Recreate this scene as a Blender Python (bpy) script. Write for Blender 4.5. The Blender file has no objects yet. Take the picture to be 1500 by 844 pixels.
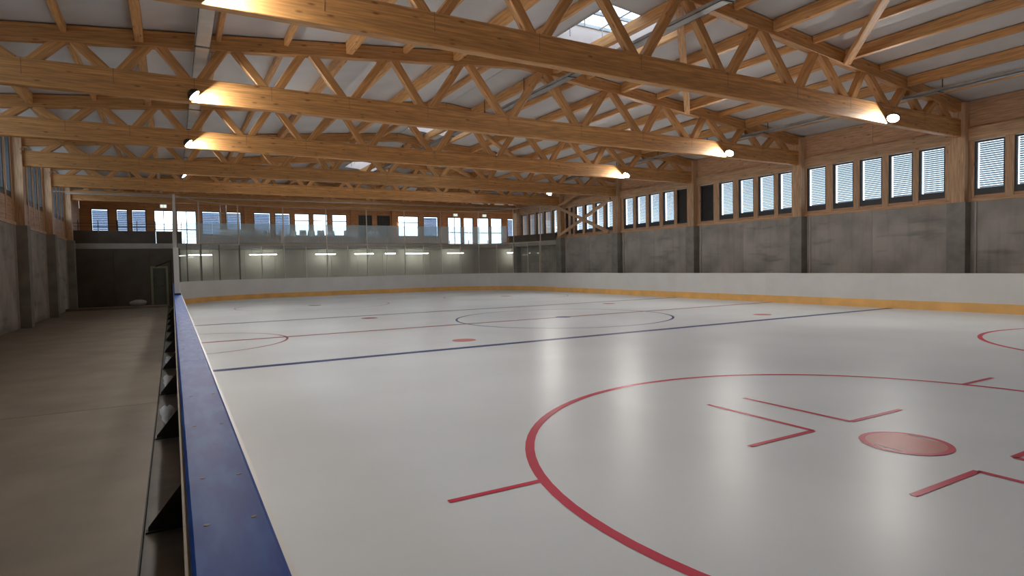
import bpy, math, random
from mathutils import Vector, Matrix
random.seed(7)
S = bpy.context.scene
COL = S.collection

# ------------------------------------------------------------------ camera
YAW, PITCH, ROLL, FPX = 0.5139, -0.0372, -0.0197, 879.74
CAM = Vector((-0.1435, 0.0, 1.479))
fw = Vector((math.sin(YAW)*math.cos(PITCH), math.cos(YAW)*math.cos(PITCH), math.sin(PITCH)))
rt = fw.cross(Vector((0, 0, 1))).normalized(); up = rt.cross(fw)
r2 = math.cos(ROLL)*rt + math.sin(ROLL)*up
u2 = -math.sin(ROLL)*rt + math.cos(ROLL)*up
cd = bpy.data.cameras.new('camera'); cam = bpy.data.objects.new('camera', cd); COL.objects.link(cam)
mw = Matrix((( r2.x, u2.x, -fw.x, CAM.x), (r2.y, u2.y, -fw.y, CAM.y), (r2.z, u2.z, -fw.z, CAM.z), (0, 0, 0, 1)))
cam.matrix_world = mw
cd.sensor_fit = 'HORIZONTAL'; cd.sensor_width = 36.0; cd.lens = FPX/1500*36.0
cd.clip_start = 0.05; cd.clip_end = 400
S.camera = cam

# ------------------------------------------------------------------ sky (bright overcast), exposure
SKY_STRENGTH = 4.2
LAMP_RADIANCE = 640.0
TUBE_RADIANCE = 24.0
w = bpy.data.worlds.new('sky'); S.world = w; w.use_nodes = True
nt = w.node_tree; nt.nodes.clear()
wo = nt.nodes.new('ShaderNodeOutputWorld'); bg = nt.nodes.new('ShaderNodeBackground')
tc = nt.nodes.new('ShaderNodeTexCoord'); sp = nt.nodes.new('ShaderNodeSeparateXYZ'); cr = nt.nodes.new('ShaderNodeValToRGB')
nz = nt.nodes.new('ShaderNodeTexNoise'); nz.inputs['Scale'].default_value = 2.5; nz.inputs['Detail'].default_value = 4
mx = nt.nodes.new('ShaderNodeMix'); mx.data_type = 'RGBA'; mx.blend_type = 'MULTIPLY'; mx.inputs['Factor'].default_value = 0.25
cr.color_ramp.elements[0].color = (0.80, 0.90, 1.0, 1); cr.color_ramp.elements[1].color = (0.72, 0.85, 1.0, 1)
nt.links.new(tc.outputs['Generated'], sp.inputs[0]); nt.links.new(sp.outputs['Z'], cr.inputs[0])
nt.links.new(tc.outputs['Generated'], nz.inputs['Vector'])
nt.links.new(cr.outputs[0], mx.inputs['A']); nt.links.new(nz.outputs['Fac'], mx.inputs['B'])
nt.links.new(mx.outputs['Result'], bg.inputs[0]); bg.inputs[1].default_value = SKY_STRENGTH
nt.links.new(bg.outputs[0], wo.inputs[0])
S.view_settings.view_transform = 'Standard'; S.view_settings.look = 'None'
S.view_settings.gamma = 1.0; S.view_settings.use_curve_mapping = False
S.view_settings.exposure = 0.06
try:
    S.cycles.caustics_reflective = False; S.cycles.caustics_refractive = False
    S.cycles.sample_clamp_indirect = 6.0
    S.cycles.max_bounces = 10; S.cycles.diffuse_bounces = 5; S.cycles.transparent_max_bounces = 24
    S.cycles.glossy_bounces = 5
except Exception:
    pass

# ------------------------------------------------------------------ materials
def mat(name, col, rough=0.6, var=0.12, scale=3.0, stretch=(1, 1, 1), bump=0.0, metal=0.0, coord='Object', spec=0.5, rand=0.0, detail=6.0, c2=None, ramp=(0.35, 0.65)):
    m = bpy.data.materials.new(name); m.use_nodes = True
    n = m.node_tree.nodes; l = m.node_tree.links; b = n['Principled BSDF']
    b.inputs['Roughness'].default_value = rough; b.inputs['Metallic'].default_value = metal
    b.inputs['Specular IOR Level'].default_value = spec
    t = n.new('ShaderNodeTexCoord'); mp = n.new('ShaderNodeMapping'); mp.inputs['Scale'].default_value = stretch
    l.new(t.outputs[coord], mp.inputs[0])
    nz = n.new('ShaderNodeTexNoise'); nz.inputs['Scale'].default_value = scale; nz.inputs['Detail'].default_value = detail
    l.new(mp.outputs[0], nz.inputs['Vector'])
    r = n.new('ShaderNodeValToRGB'); r.color_ramp.elements[0].position = ramp[0]; r.color_ramp.elements[1].position = ramp[1]
    d = c2 if c2 else tuple(max(0, c*(1-var)) for c in col); e = col if c2 else tuple(min(1, c*(1+var)) for c in col)
    r.color_ramp.elements[0].color = (*d, 1); r.color_ramp.elements[1].color = (*e, 1)
    l.new(nz.outputs['Fac'], r.inputs[0]); out = r.outputs[0]
    if rand:
        oi = n.new('ShaderNodeObjectInfo'); mr = n.new('ShaderNodeMapRange'); mr.inputs['To Min'].default_value = 1-rand; mr.inputs['To Max'].default_value = 1+rand
        l.new(oi.outputs['Random'], mr.inputs['Value'])
        h = n.new('ShaderNodeHueSaturation'); l.new(mr.outputs[0], h.inputs['Value']); l.new(out, h.inputs['Color']); out = h.outputs[0]
    l.new(out, b.inputs['Base Color'])
    if bump:
        bp = n.new('ShaderNodeBump'); bp.inputs['Strength'].default_value = bump; bp.inputs['Distance'].default_value = 0.01
        l.new(nz.outputs['Fac'], bp.inputs['Height']); l.new(bp.outputs[0], b.inputs['Normal'])
    return m

def wood(name, col, rough=0.55, rand=0.10, lam=0.0, ax='x'):
    st = {'x': (0.35, 6, 6), 'y': (6, 0.35, 6), 'z': (6, 6, 0.35)}[ax]
    m = mat(name, col, rough, var=0.22, scale=6.0, stretch=st, bump=0.15, rand=rand)
    n = m.node_tree.nodes; l = m.node_tree.links; b = n['Principled BSDF']
    t = [x for x in n if x.bl_idname == 'ShaderNodeTexCoord'][0]
    mp = n.new('ShaderNodeMapping'); mp.inputs['Scale'].default_value = {'x': (1.6, 5, 5), 'y': (5, 1.6, 5), 'z': (5, 5, 1.6)}[ax]; l.new(t.outputs['Object'], mp.inputs[0])
    vo = n.new('ShaderNodeTexVoronoi'); vo.inputs['Scale'].default_value = 1.3; l.new(mp.outputs[0], vo.inputs['Vector'])
    r = n.new('ShaderNodeValToRGB'); r.color_ramp.elements[0].position = 0.05; r.color_ramp.elements[1].position = 0.16
    r.color_ramp.elements[0].color = (0.35, 0.28, 0.22, 1); r.color_ramp.elements[1].color = (1, 1, 1, 1)
    l.new(vo.outputs['Distance'], r.inputs[0])
    src = b.inputs['Base Color'].links[0].from_socket
    mx = n.new('ShaderNodeMix'); mx.data_type = 'RGBA'; mx.blend_type = 'MULTIPLY'; mx.inputs['Factor'].default_value = 0.85
    l.new(src, mx.inputs['A']); l.new(r.outputs[0], mx.inputs['B']); out = mx.outputs['Result']
    if lam:
        s = n.new('ShaderNodeSeparateXYZ'); l.new(t.outputs['Object'], s.inputs[0])
        ml = n.new('ShaderNodeMath'); ml.operation = 'MULTIPLY'; ml.inputs[1].default_value = 1/lam; l.new(s.outputs['Z'], ml.inputs[0])
        fl = n.new('ShaderNodeMath'); fl.operation = 'FLOOR'; l.new(ml.outputs[0], fl.inputs[0])
        wn = n.new('ShaderNodeTexWhiteNoise'); wn.noise_dimensions = '1D'; l.new(fl.outputs[0], wn.inputs['W'])
        mr = n.new('ShaderNodeMapRange'); mr.inputs['To Min'].default_value = 0.86; mr.inputs['To Max'].default_value = 1.1; l.new(wn.outputs['Value'], mr.inputs['Value'])
        h = n.new('ShaderNodeHueSaturation'); l.new(mr.outputs[0], h.inputs['Value']); l.new(out, h.inputs['Color']); out = h.outputs[0]
    l.new(out, b.inputs['Base Color'])
    return m

def emit(name, col, s):
    m = bpy.data.materials.new(name); m.use_nodes = True; n = m.node_tree.nodes; l = m.node_tree.links
    n.clear(); o = n.new('ShaderNodeOutputMaterial'); e = n.new('ShaderNodeEmission'); e.inputs[0].default_value = (*col, 1); e.inputs[1].default_value = s
    l.new(e.outputs[0], o.inputs[0]); return m

def glass(name, tint, refl=1.0, rough=0.03, haze=0.0, hazecol=(0.8, 0.85, 0.86)):
    m = bpy.data.materials.new(name); m.use_nodes = True; n = m.node_tree.nodes; l = m.node_tree.links
    n.clear(); o = n.new('ShaderNodeOutputMaterial')
    tr = n.new('ShaderNodeBsdfTransparent'); tr.inputs[0].default_value = (*tint, 1)
    base = tr.outputs[0]
    if haze:
        df = n.new('ShaderNodeBsdfDiffuse'); df.inputs[0].default_value = (*hazecol, 1)
        tl = n.new('ShaderNodeBsdfTranslucent'); tl.inputs[0].default_value = (*hazecol, 1)
        ad = n.new('ShaderNodeMixShader'); ad.inputs[0].default_value = 0.5; l.new(df.outputs[0], ad.inputs[1]); l.new(tl.outputs[0], ad.inputs[2])
        mh = n.new('ShaderNodeMixShader'); mh.inputs[0].default_value = haze; l.new(base, mh.inputs[1]); l.new(ad.outputs[0], mh.inputs[2]); base = mh.outputs[0]
    gl = n.new('ShaderNodeBsdfGlossy'); gl.inputs['Roughness'].default_value = rough
    fr = n.new('ShaderNodeFresnel'); fr.inputs[0].default_value = 1.45
    ml = n.new('ShaderNodeMath'); ml.operation = 'MULTIPLY'; ml.inputs[1].default_value = refl; l.new(fr.outputs[0], ml.inputs[0])
    ge = n.new('ShaderNodeNewGeometry'); inv = n.new('ShaderNodeMath'); inv.operation = 'SUBTRACT'; inv.inputs[0].default_value = 1.0
    l.new(ge.outputs['Backfacing'], inv.inputs[1])      # the inner face of a pane adds no second reflection
    m2 = n.new('ShaderNodeMath'); m2.operation = 'MULTIPLY'; l.new(ml.outputs[0], m2.inputs[0]); l.new(inv.outputs[0], m2.inputs[1]); ml = m2
    mx = n.new('ShaderNodeMixShader'); l.new(ml.outputs[0], mx.inputs[0]); l.new(base, mx.inputs[1]); l.new(gl.outputs[0], mx.inputs[2])
    l.new(mx.outputs[0], o.inputs[0]); return m

def ice_mat(name, col, var=0.06):
    m = mat(name, col, 0.2, var=var, scale=0.35, coord='Object', detail=8, spec=0.17)
    n = m.node_tree.nodes; l = m.node_tree.links; b = n['Principled BSDF']; b.inputs['IOR'].default_value = 1.31
    t = [x for x in n if x.bl_idname == 'ShaderNodeTexCoord'][0]
    nz = n.new('ShaderNodeTexNoise'); nz.inputs['Scale'].default_value = 0.22; nz.inputs['Detail'].default_value = 4
    l.new(t.outputs['Object'], nz.inputs['Vector'])
    mr = n.new('ShaderNodeMapRange'); mr.inputs['From Min'].default_value = 0.1; mr.inputs['From Max'].default_value = 0.9
    mr.inputs['To Min'].default_value = 0.30; mr.inputs['To Max'].default_value = 0.36
    l.new(nz.outputs['Fac'], mr.inputs['Value']); l.new(mr.outputs[0], b.inputs['Roughness'])
    n2 = n.new('ShaderNodeTexNoise'); n2.inputs['Scale'].default_value = 9; n2.inputs['Detail'].default_value = 3
    l.new(t.outputs['Object'], n2.inputs['Vector'])
    bp = n.new('ShaderNodeBump'); bp.inputs['Strength'].default_value = 0.012; bp.inputs['Distance'].default_value = 0.01
    l.new(n2.outputs['Fac'], bp.inputs['Height']); l.new(bp.outputs[0], b.inputs['Normal'])
    return m

M = {}
M['glulam'] = wood('glulam', (0.60, 0.30, 0.105), 0.5, 0.06, lam=0.045)
M['strut'] = wood('strut_wood', (0.60, 0.305, 0.11), 0.5, 0.10)
M['purlin'] = wood('purlin_wood', (0.64, 0.33, 0.12), 0.55, 0.12)
M['slot'] = mat('joint_slot', (0.33, 0.18, 0.08), 0.7, 0.1, 5)
M['wallwood'] = wood('wall_wood', (0.60, 0.35, 0.20), 0.6, 0.10, ax='y')
M['post'] = wood('post_wood', (0.64, 0.41, 0.24), 0.55, 0.08)
M['posty'] = wood('beam_wood', (0.64, 0.41, 0.24), 0.55, 0.08, ax='y')
M['postz'] = wood('column_wood', (0.64, 0.41, 0.24), 0.55, 0.08, ax='z')
M['farwood'] = wood('far_wall_wood', (0.52, 0.24, 0.09), 0.6, 0.06)
M['ceil'] = mat('ceiling_board', (0.66, 0.64, 0.63), 0.85, 0.05, 1.2, rand=0.05)
M['ice'] = ice_mat('ice', (0.70, 0.735, 0.765))
M['red'] = ice_mat('ice_red', (0.58, 0.055, 0.10), 0.15)
M['spotred'] = ice_mat('ice_spot_red', (0.60, 0.20, 0.18), 0.25)
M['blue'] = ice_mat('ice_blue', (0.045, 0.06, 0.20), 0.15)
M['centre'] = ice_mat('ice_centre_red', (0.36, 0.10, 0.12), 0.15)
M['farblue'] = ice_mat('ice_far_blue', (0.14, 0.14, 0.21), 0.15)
M['concrete'] = mat('concrete_wall', (0.56, 0.53, 0.49), 0.8, scale=0.9, bump=0.1, coord='Object', c2=(0.36, 0.34, 0.315), ramp=(0.3, 0.6), rand=0.04, detail=9)
def stain(m):
    n = m.node_tree.nodes; l = m.node_tree.links; b = n['Principled BSDF']
    t = [x for x in n if x.bl_idname == 'ShaderNodeTexCoord'][0]; src = b.inputs['Base Color'].links[0].from_socket
    oi = n.new('ShaderNodeObjectInfo'); ad = n.new('ShaderNodeVectorMath'); ad.operation = 'ADD'
    l.new(t.outputs['Object'], ad.inputs[0]); l.new(oi.outputs['Location'], ad.inputs[1])
    for sc, lo, hi, st in (((1, 0.55, 2.6), 0.56, 0.74, 0.45), ((1, 5.0, 0.5), 0.5, 0.8, 0.22)):
        mp = n.new('ShaderNodeMapping'); mp.inputs['Scale'].default_value = sc; l.new(ad.outputs[0], mp.inputs[0])
        q = n.new('ShaderNodeTexNoise'); q.inputs['Scale'].default_value = 1.0; q.inputs['Detail'].default_value = 7; l.new(mp.outputs[0], q.inputs['Vector'])
        r = n.new('ShaderNodeMapRange'); r.inputs['From Min'].default_value = lo; r.inputs['From Max'].default_value = hi; r.inputs['To Min'].default_value = 1.0; r.inputs['To Max'].default_value = 1-st
        l.new(q.outputs['Fac'], r.inputs['Value'])
        h = n.new('ShaderNodeHueSaturation'); l.new(r.outputs[0], h.inputs['Value']); l.new(src, h.inputs['Color']); src = h.outputs[0]
    l.new(src, b.inputs['Base Color'])
stain(M['concrete'])
M['pier'] = mat('concrete_pier', (0.32, 0.31, 0.285), 0.8, 0.15, 2.5, bump=0.1)
M['strip'] = mat('joint_strip', (0.60, 0.57, 0.52), 0.6, 0.05)
M['floor'] = mat('walkway_concrete', (0.27, 0.215, 0.162), 0.55, scale=1.4, bump=0.08, c2=(0.18, 0.145, 0.11), ramp=(0.3, 0.7), detail=10)
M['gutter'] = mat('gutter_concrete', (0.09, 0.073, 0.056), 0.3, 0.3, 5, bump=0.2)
M['white'] = mat('white_plastic', (0.72, 0.71, 0.69), 0.35, 0.03, 1.5, rand=0.02)
M['yellow'] = mat('kick_plate_yellow', (0.88, 0.50, 0.16), 0.4, 0.08, 2.0, rand=0.04)
M['cap'] = mat('blue_cap', (0.005, 0.055, 0.32), 0.40, spec=0.04, scale=6, stretch=(4, 0.9, 4), c2=(0.016, 0.092, 0.39), ramp=(0.36, 0.56), bump=0.02, detail=8)
M['bolt'] = mat('bolt_dark', (0.02, 0.022, 0.035), 0.5, 0.2, 20)
M['tan'] = mat('board_edge_tan', (0.36, 0.27, 0.17), 0.6, 0.1, 3)
M['black'] = mat('black_steel', (0.035, 0.031, 0.027), 0.5, 0.2, 8, spec=0.3)
M['litbed'] = mat('lit_bed_white', (0.75, 0.77, 0.80), 0.35, 0.1, 12, bump=0.4)
M['galv'] = mat('galvanised_steel', (0.36, 0.36, 0.35), 0.45, 0.12, 4, metal=0.5)
M['palegalv'] = mat('pale_trunking', (0.50, 0.47, 0.43), 0.5, 0.08, 3)
M['alu'] = mat('aluminium_post', (0.58, 0.57, 0.54), 0.4, 0.06, 5, metal=0.3)
M['darkpost'] = mat('dark_post', (0.10, 0.095, 0.085), 0.5, 0.1, 5)
M['frame'] = mat('window_frame_grey', (0.045, 0.048, 0.055), 0.45, 0.1, 5)
M['panel'] = mat('dark_panel', (0.028, 0.027, 0.027), 0.5, 0.15, 3)
M['lamp'] = emit('lamp_lens', (1.0, 0.965, 0.905), LAMP_RADIANCE)
M['lampdim'] = emit('lamp_lens_dim', (1.0, 0.965, 0.905), LAMP_RADIANCE*1.3)
M['lampnear'] = emit('lamp_lens_low', (1.0, 0.965, 0.905), LAMP_RADIANCE*0.62)
M['tube'] = emit('tube_light', (1.0, 1.0, 0.88), TUBE_RADIANCE)
M['filltube'] = emit('gallery_fill_tube', (1.0, 0.97, 0.9), 32.0)
M['sign'] = emit('sign_light', (0.92, 1.0, 0.90), 0.9)
M['wglass'] = glass('window_glass', (0.93, 0.96, 0.97))
M['shield'] = glass('shield_glass', (0.88, 0.89, 0.88), 0.8, 0.05, 0.09, (0.75, 0.75, 0.73))
M['balu'] = glass('balustrade_glass', (0.88, 0.94, 0.96), 0.7, 0.05, 0.30, (0.72, 0.83, 0.88))  # pale haze mixed in stands for window reflections on the glass
M['skyglass'] = glass('skylight_glass', (0.9, 0.94, 0.98))
M['slab'] = mat('slab_concrete', (0.50, 0.48, 0.43), 0.7, 0.08, 2)
M['under'] = mat('under_wall', (0.66, 0.65, 0.60), 0.7, 0.12, 0.8)
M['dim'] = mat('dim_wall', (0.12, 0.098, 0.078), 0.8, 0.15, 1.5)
M['door'] = mat('door_green', (0.26, 0.27, 0.17), 0.5, 0.08, 3)
M['doordark'] = mat('door_panel_green', (0.12, 0.125, 0.09), 0.5, 0.1, 3)
M['net'] = mat('net_cord', (0.20, 0.16, 0.13), 0.8, 0.1, 5)
M['cable'] = mat('pale_cable', (0.62, 0.50, 0.42), 0.5, 0.06, 5)
M['curb'] = mat('skylight_curb', (0.62, 0.52, 0.46), 0.6, 0.05, 2)
M['gravel'] = mat('outside_ground', (0.45, 0.45, 0.45), 0.9, 0.2, 1)
M['sack'] = mat('pale_sack', (0.40, 0.38, 0.35), 0.8, 0.15, 6, bump=0.2)
def slatmat(name, col, tl):
    m = mat(name, col, 0.5, 0.04, 2); n = m.node_tree.nodes; l = m.node_tree.links
    b = n['Principled BSDF']; o = n['Material Output']
    t = n.new('ShaderNodeBsdfTranslucent'); t.inputs[0].default_value = (*col, 1)
    x = n.new('ShaderNodeMixShader'); x.inputs[0].default_value = tl
    l.new(b.outputs[0], x.inputs[1]); l.new(t.outputs[0], x.inputs[2]); l.new(x.outputs[0], o.inputs[0]); return m
M['chair'] = slatmat('white_chair_shell', (0.86, 0.87, 0.88), 0.45)
M['slat'] = slatmat('pale_louvre', (0.46, 0.53, 0.60), 0.40)
M['blueslat'] = slatmat('blue_grey_blind', (0.14, 0.19, 0.30), 0.5)

# ------------------------------------------------------------------ helpers
def tag(o, label=None, cat=None, group=None, kind=None):
    if label: o['label'] = label
    if cat: o['category'] = cat
    if group: o['group'] = group
    if kind: o['kind'] = kind
    return o
def empty(name, loc=(0, 0, 0), rz=0.0, parent=None):
    o = bpy.data.objects.new(name, None); COL.objects.link(o); o.location = loc; o.rotation_euler.z = rz
    o.empty_display_size = 0.2
    if parent: o.parent = parent
    return o
def mesh(name, vs, fs, m, parent=None, smooth=False):
    me = bpy.data.meshes.new(name); me.from_pydata([tuple(v) for v in vs], [], fs); me.update()
    me.materials.append(M[m] if isinstance(m, str) else m)
    if smooth:
        for p in me.polygons: p.use_smooth = True
    o = bpy.data.objects.new(name, me); COL.objects.link(o)
    if parent: o.parent = parent
    return o
BOXF = [(0, 3, 2, 1), (4, 5, 6, 7), (0, 1, 5, 4), (1, 2, 6, 5), (2, 3, 7, 6), (3, 0, 4, 7)]
def boxv(x0, x1, y0, y1, z0, z1):
    return [(x0, y0, z0), (x1, y0, z0), (x1, y1, z0), (x0, y1, z0), (x0, y0, z1), (x1, y0, z1), (x1, y1, z1), (x0, y1, z1)]
class MB:
    def __init__(s): s.v = []; s.f = []
    def add(s, vs, fs):
        k = len(s.v); s.v += [tuple(v) for v in vs]; s.f += [tuple(i+k for i in f) for f in fs]
    def box(s, *a): s.add(boxv(*a), BOXF); return s
    def bar(s, p0, p1, w, h=None, up=Vector((0, 0, 1))):
        h = h or w; p0 = Vector(p0); p1 = Vector(p1); x = (p1-p0).normalized()
        if abs(x.dot(up)) > 0.98: up = Vector((1, 0, 0))
        y = up.cross(x).normalized(); z = x.cross(y)
        vs = []
        for c in (p0, p1):
            for a, b in ((-1, -1), (1, -1), (1, 1), (-1, 1)): vs.append(c+y*a*w/2+z*b*h/2)
        s.add(vs, [(0, 3, 2, 1), (4, 5, 6, 7), (0, 1, 5, 4), (1, 2, 6, 5), (2, 3, 7, 6), (3, 0, 4, 7)]); return s
    def tube(s, p0, p1, r, n=8):
        p0 = Vector(p0); p1 = Vector(p1); x = (p1-p0).normalized(); u = Vector((0, 0, 1)) if abs(x.z) < .9 else Vector((1, 0, 0))
        y = u.cross(x).normalized(); z = x.cross(y); vs = []
        for c in (p0, p1):
            for i in range(n):
                a = 2*math.pi*i/n; vs.append(c+r*(math.cos(a)*y+math.sin(a)*z))
        s.add(vs, [(i, (i+1) % n, n+(i+1) % n, n+i) for i in range(n)]+[tuple(range(n))[::-1], tuple(range(n, 2*n))]); return s
    def build(s, name, m, parent=None, smooth=False): return mesh(name, s.v, s.f, m, parent, smooth)
def box(name, x0, x1, y0, y1, z0, z1, m, parent=None):
    # local origin at the box centre, so that grain follows each piece
    cx, cy, cz = (x0+x1)/2, (y0+y1)/2, (z0+z1)/2
    o = mesh(name, boxv(x0-cx, x1-cx, y0-cy, y1-cy, z0-cz, z1-cz), BOXF, m, parent); o.location = (cx, cy, cz); return o
BEAMS = {}
def beam(name, p0, p1, w, h, m, parent=None, ch=0.012, upv=None):
    """timber from p0 to p1 (centre line), chamfered edges, local X along the grain, w across, h up"""
    p0 = Vector(p0); p1 = Vector(p1); L = (p1-p0).length
    key = (round(L, 3), w, h, m, name)
    if key not in BEAMS:
        a, b = w/2, h/2; c = ch
        pr = [(-a+c, -b), (a-c, -b), (a, -b+c), (a, b-c), (a-c, b), (-a+c, b), (-a, b-c), (-a, -b+c)]
        vs = [(0, y, z) for y, z in pr]+[(L, y, z) for y, z in pr]
        fs = [(i, (i+1) % 8, 8+(i+1) % 8, 8+i) for i in range(8)]+[tuple(range(8))[::-1], tuple(range(8, 16))]
        me = bpy.data.meshes.new(name); me.from_pydata(vs, [], fs); me.update(); me.materials.append(M[m]); BEAMS[key] = me
    o = bpy.data.objects.new(name, BEAMS[key]); COL.objects.link(o)
    x = (p1-p0).normalized(); u = Vector(upv) if upv else Vector((0, 0, 1))
    if abs(x.dot(u)) > 0.98: u = Vector((1, 0, 0))
    y = u.cross(x).normalized(); z = x.cross(y)
    o.matrix_world = Matrix(((x.x, y.x, z.x, p0.x), (x.y, y.y, z.y, p0.y), (x.z, y.z, z.z, p0.z), (0, 0, 0, 1)))
    if parent: o.parent = parent
    return o
def copy_tree(o, parent=None):
    c = o.copy(); COL.objects.link(c); c.parent = parent
    for ch in list(o.children): copy_tree(ch, c)
    return c
ORD = ['first', 'second', 'third', 'fourth', 'fifth', 'sixth', 'seventh', 'eighth', 'ninth', 'tenth', 'eleventh', 'twelfth', 'thirteenth', 'fourteenth', 'fifteenth', 'sixteenth', 'seventeenth', 'eighteenth', 'nineteenth', 'twentieth']
def nth(i):
    return ORD[i] if i < 20 else ('twenty ' + ORD[i-20] if i < 30 else 'thirtieth' if i == 29 else 'thirty ' + ORD[i-30])

# ------------------------------------------------------------------ dimensions
RW, RE, RR, BH = 18.35, 34.6, 5.0, 1.034          # rink width, far end, corner radius, board height
XL, XR = -4.4, 20.0                                # side walls
TY = [-1.43, 3.72, 8.87, 14.02, 19.17, 24.32, 29.47, 34.62]
RIDGE = 8.2
def tcb(x): return 6.75-0.095*abs(x-RIDGE)         # underside of top chords
def ceil_z(x): return tcb(x)+0.345
FY = 39.8                                          # far gable wall
NEAR = -9.0
FZ = -0.2                                          # walkway level

# ------------------------------------------------------------------ floor: ice and walkway
ice = empty('floor')
tag(ice, 'pale grey glossy ice sheet of the rink with painted lines', kind='structure')
def rink_path(off=0.0, y0=NEAR+3, n=14):
    P = []; r = RR+off
    P.append((-off, y0)); P.append((-off, RE-RR))
    for i in range(1, n+1):
        a = math.pi-math.pi/2*i/n; P.append((RR+r*math.cos(a), RE-RR+r*math.sin(a)))
    P.append((RW-RR, RE+off))
    for i in range(1, n+1):
        a = math.pi/2-math.pi/2*i/n; P.append((RW-RR+r*math.cos(a), RE-RR+r*math.sin(a)))
    P.append((RW+off, y0)); return P
P = rink_path(0.06, n=20)
mesh('ice_sheet', [(x, y, 0.0) for x, y in P], [tuple(range(len(P)))[::-1]], 'ice', ice)
def ground_poly(name, pts, m, z=0.0025): return mesh(name, [(x, y, z) for x, y in pts], [tuple(range(len(pts)))], m, ice)
def ring(name, cx, cy, r, wd, m, a0=0, a1=2*math.pi, n=96, z=0.0025):
    vs = []; fs = []
    for i in range(n+1):
        a = a0+(a1-a0)*i/n
        for rr in (r-wd/2, r+wd/2): vs.append((cx+rr*math.cos(a), cy+rr*math.sin(a), z))
        if i: k = 2*i; fs.append((k-2, k-1, k+1, k))
    return mesh(name, vs, fs, m, ice)
def disc(name, cx, cy, r, m, z=0.003, n=40): return ground_poly(name, [(cx+r*math.cos(2*math.pi*i/n), cy+r*math.sin(2*math.pi*i/n)) for i in range(n)], m, z)
def rect(name, x0, x1, y0, y1, m, z=0.0025): return ground_poly(name, [(x0, y0), (x1, y0), (x1, y1), (x0, y1)], m, z)
YB1, YC, YB2, AX, CX, CY = 9.93, 14.02, 18.62, 9.41, 4.904, 2.60
rect('blue_line', 0.0, RW, YB1-0.10, YB1+0.10, 'blue')
rect('center_line', 0.0, RW, YC-0.075, YC+0.075, 'centre')
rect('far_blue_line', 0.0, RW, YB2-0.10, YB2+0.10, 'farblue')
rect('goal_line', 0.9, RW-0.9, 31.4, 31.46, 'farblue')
ring('center_circle', AX, YC, 3.0, 0.06, 'blue')
disc('center_spot', AX, YC, 0.22, 'blue', 0.004)
ring('referee_crease', 0.0, YC, 2.0, 0.05, 'centre', -math.pi/2, math.pi/2)
ring('face_off_circle', CX, CY, 3.0, 0.075, 'red')
rx = 2*AX-CX
ring('face_off_circle', rx, CY, 3.0, 0.075, 'red')
for cx in (CX, rx):
    ring('face_off_spot_rim', cx, CY, 0.30, 0.05, 'red', z=0.004)
    vs = [(cx+0.275*math.cos(a), CY+0.275*math.sin(a)) for a in [math.radians(d) for d in range(-150, -29, 10)]]
    vs2 = [(cx+0.275*math.cos(a), CY+0.275*math.sin(a)) for a in [math.radians(d) for d in range(30, 151, 10)]]
    ground_poly('face_off_spot', vs+vs2, 'spotred', 0.0032)
    for sx in (-1, 1):
        for sy in (-1, 1):
            X = cx+sx*0.271; Y = CY+sy*0.607; hw = 0.025
            rect('face_off_mark', X-hw, X+hw, *sorted((Y, Y+sy*1.18)), 'red', 0.0035)
            rect('face_off_mark', *sorted((X, X+sx*0.82)), Y-hw, Y+hw, 'red', 0.0035)
    for sx in (-1, 1):
        for sy in (-1, 1):
            xx = cx+sx*math.sqrt(9-0.855**2); yh = CY+sy*0.855
            rect('hash_mark', *sorted((xx, xx+sx*0.71)), yh-0.026, yh+0.026, 'red', 0.0035)
for sx in (-1, 1):
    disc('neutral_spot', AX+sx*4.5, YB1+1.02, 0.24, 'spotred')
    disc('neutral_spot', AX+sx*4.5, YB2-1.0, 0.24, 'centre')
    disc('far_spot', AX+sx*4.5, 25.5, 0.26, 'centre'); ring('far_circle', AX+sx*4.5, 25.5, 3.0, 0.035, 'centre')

wk = empty('floor_walkway'); tag(wk, 'brown grey concrete walkway floor outside the rink boards', kind='structure')
y = NEAR; k = 0
while y < 34.9:
    y1 = min(y+6.0, 34.9)
    box('concrete_slab', XL, -0.37, y+0.006, y1-0.006, FZ-0.3, FZ, 'floor', wk); y = y1
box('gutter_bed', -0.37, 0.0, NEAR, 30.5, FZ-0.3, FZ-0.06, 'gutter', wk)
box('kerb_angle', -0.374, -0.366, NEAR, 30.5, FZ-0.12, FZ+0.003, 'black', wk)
box('concrete_slab', XL, 24, 34.9, 37.3, FZ-0.3, FZ, 'floor', wk)
box('concrete_slab', RW+0.16, XR, NEAR, 34.9, FZ-0.3, FZ, 'floor', wk)
for x0, x1, y0, y1 in ((-0.37, 5, 30.5, 34.9), (5, RW-5, RE+.2, 34.9), (RW-5, RW+.16, 30, 34.9)):
    box('corner_bed', x0, x1, y0, y1, FZ-0.3, FZ-0.08, 'gutter', wk)
box('step', XL+0.01, -0.45, 33.4, 34.4, FZ, FZ+0.10, 'floor', wk)

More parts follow.
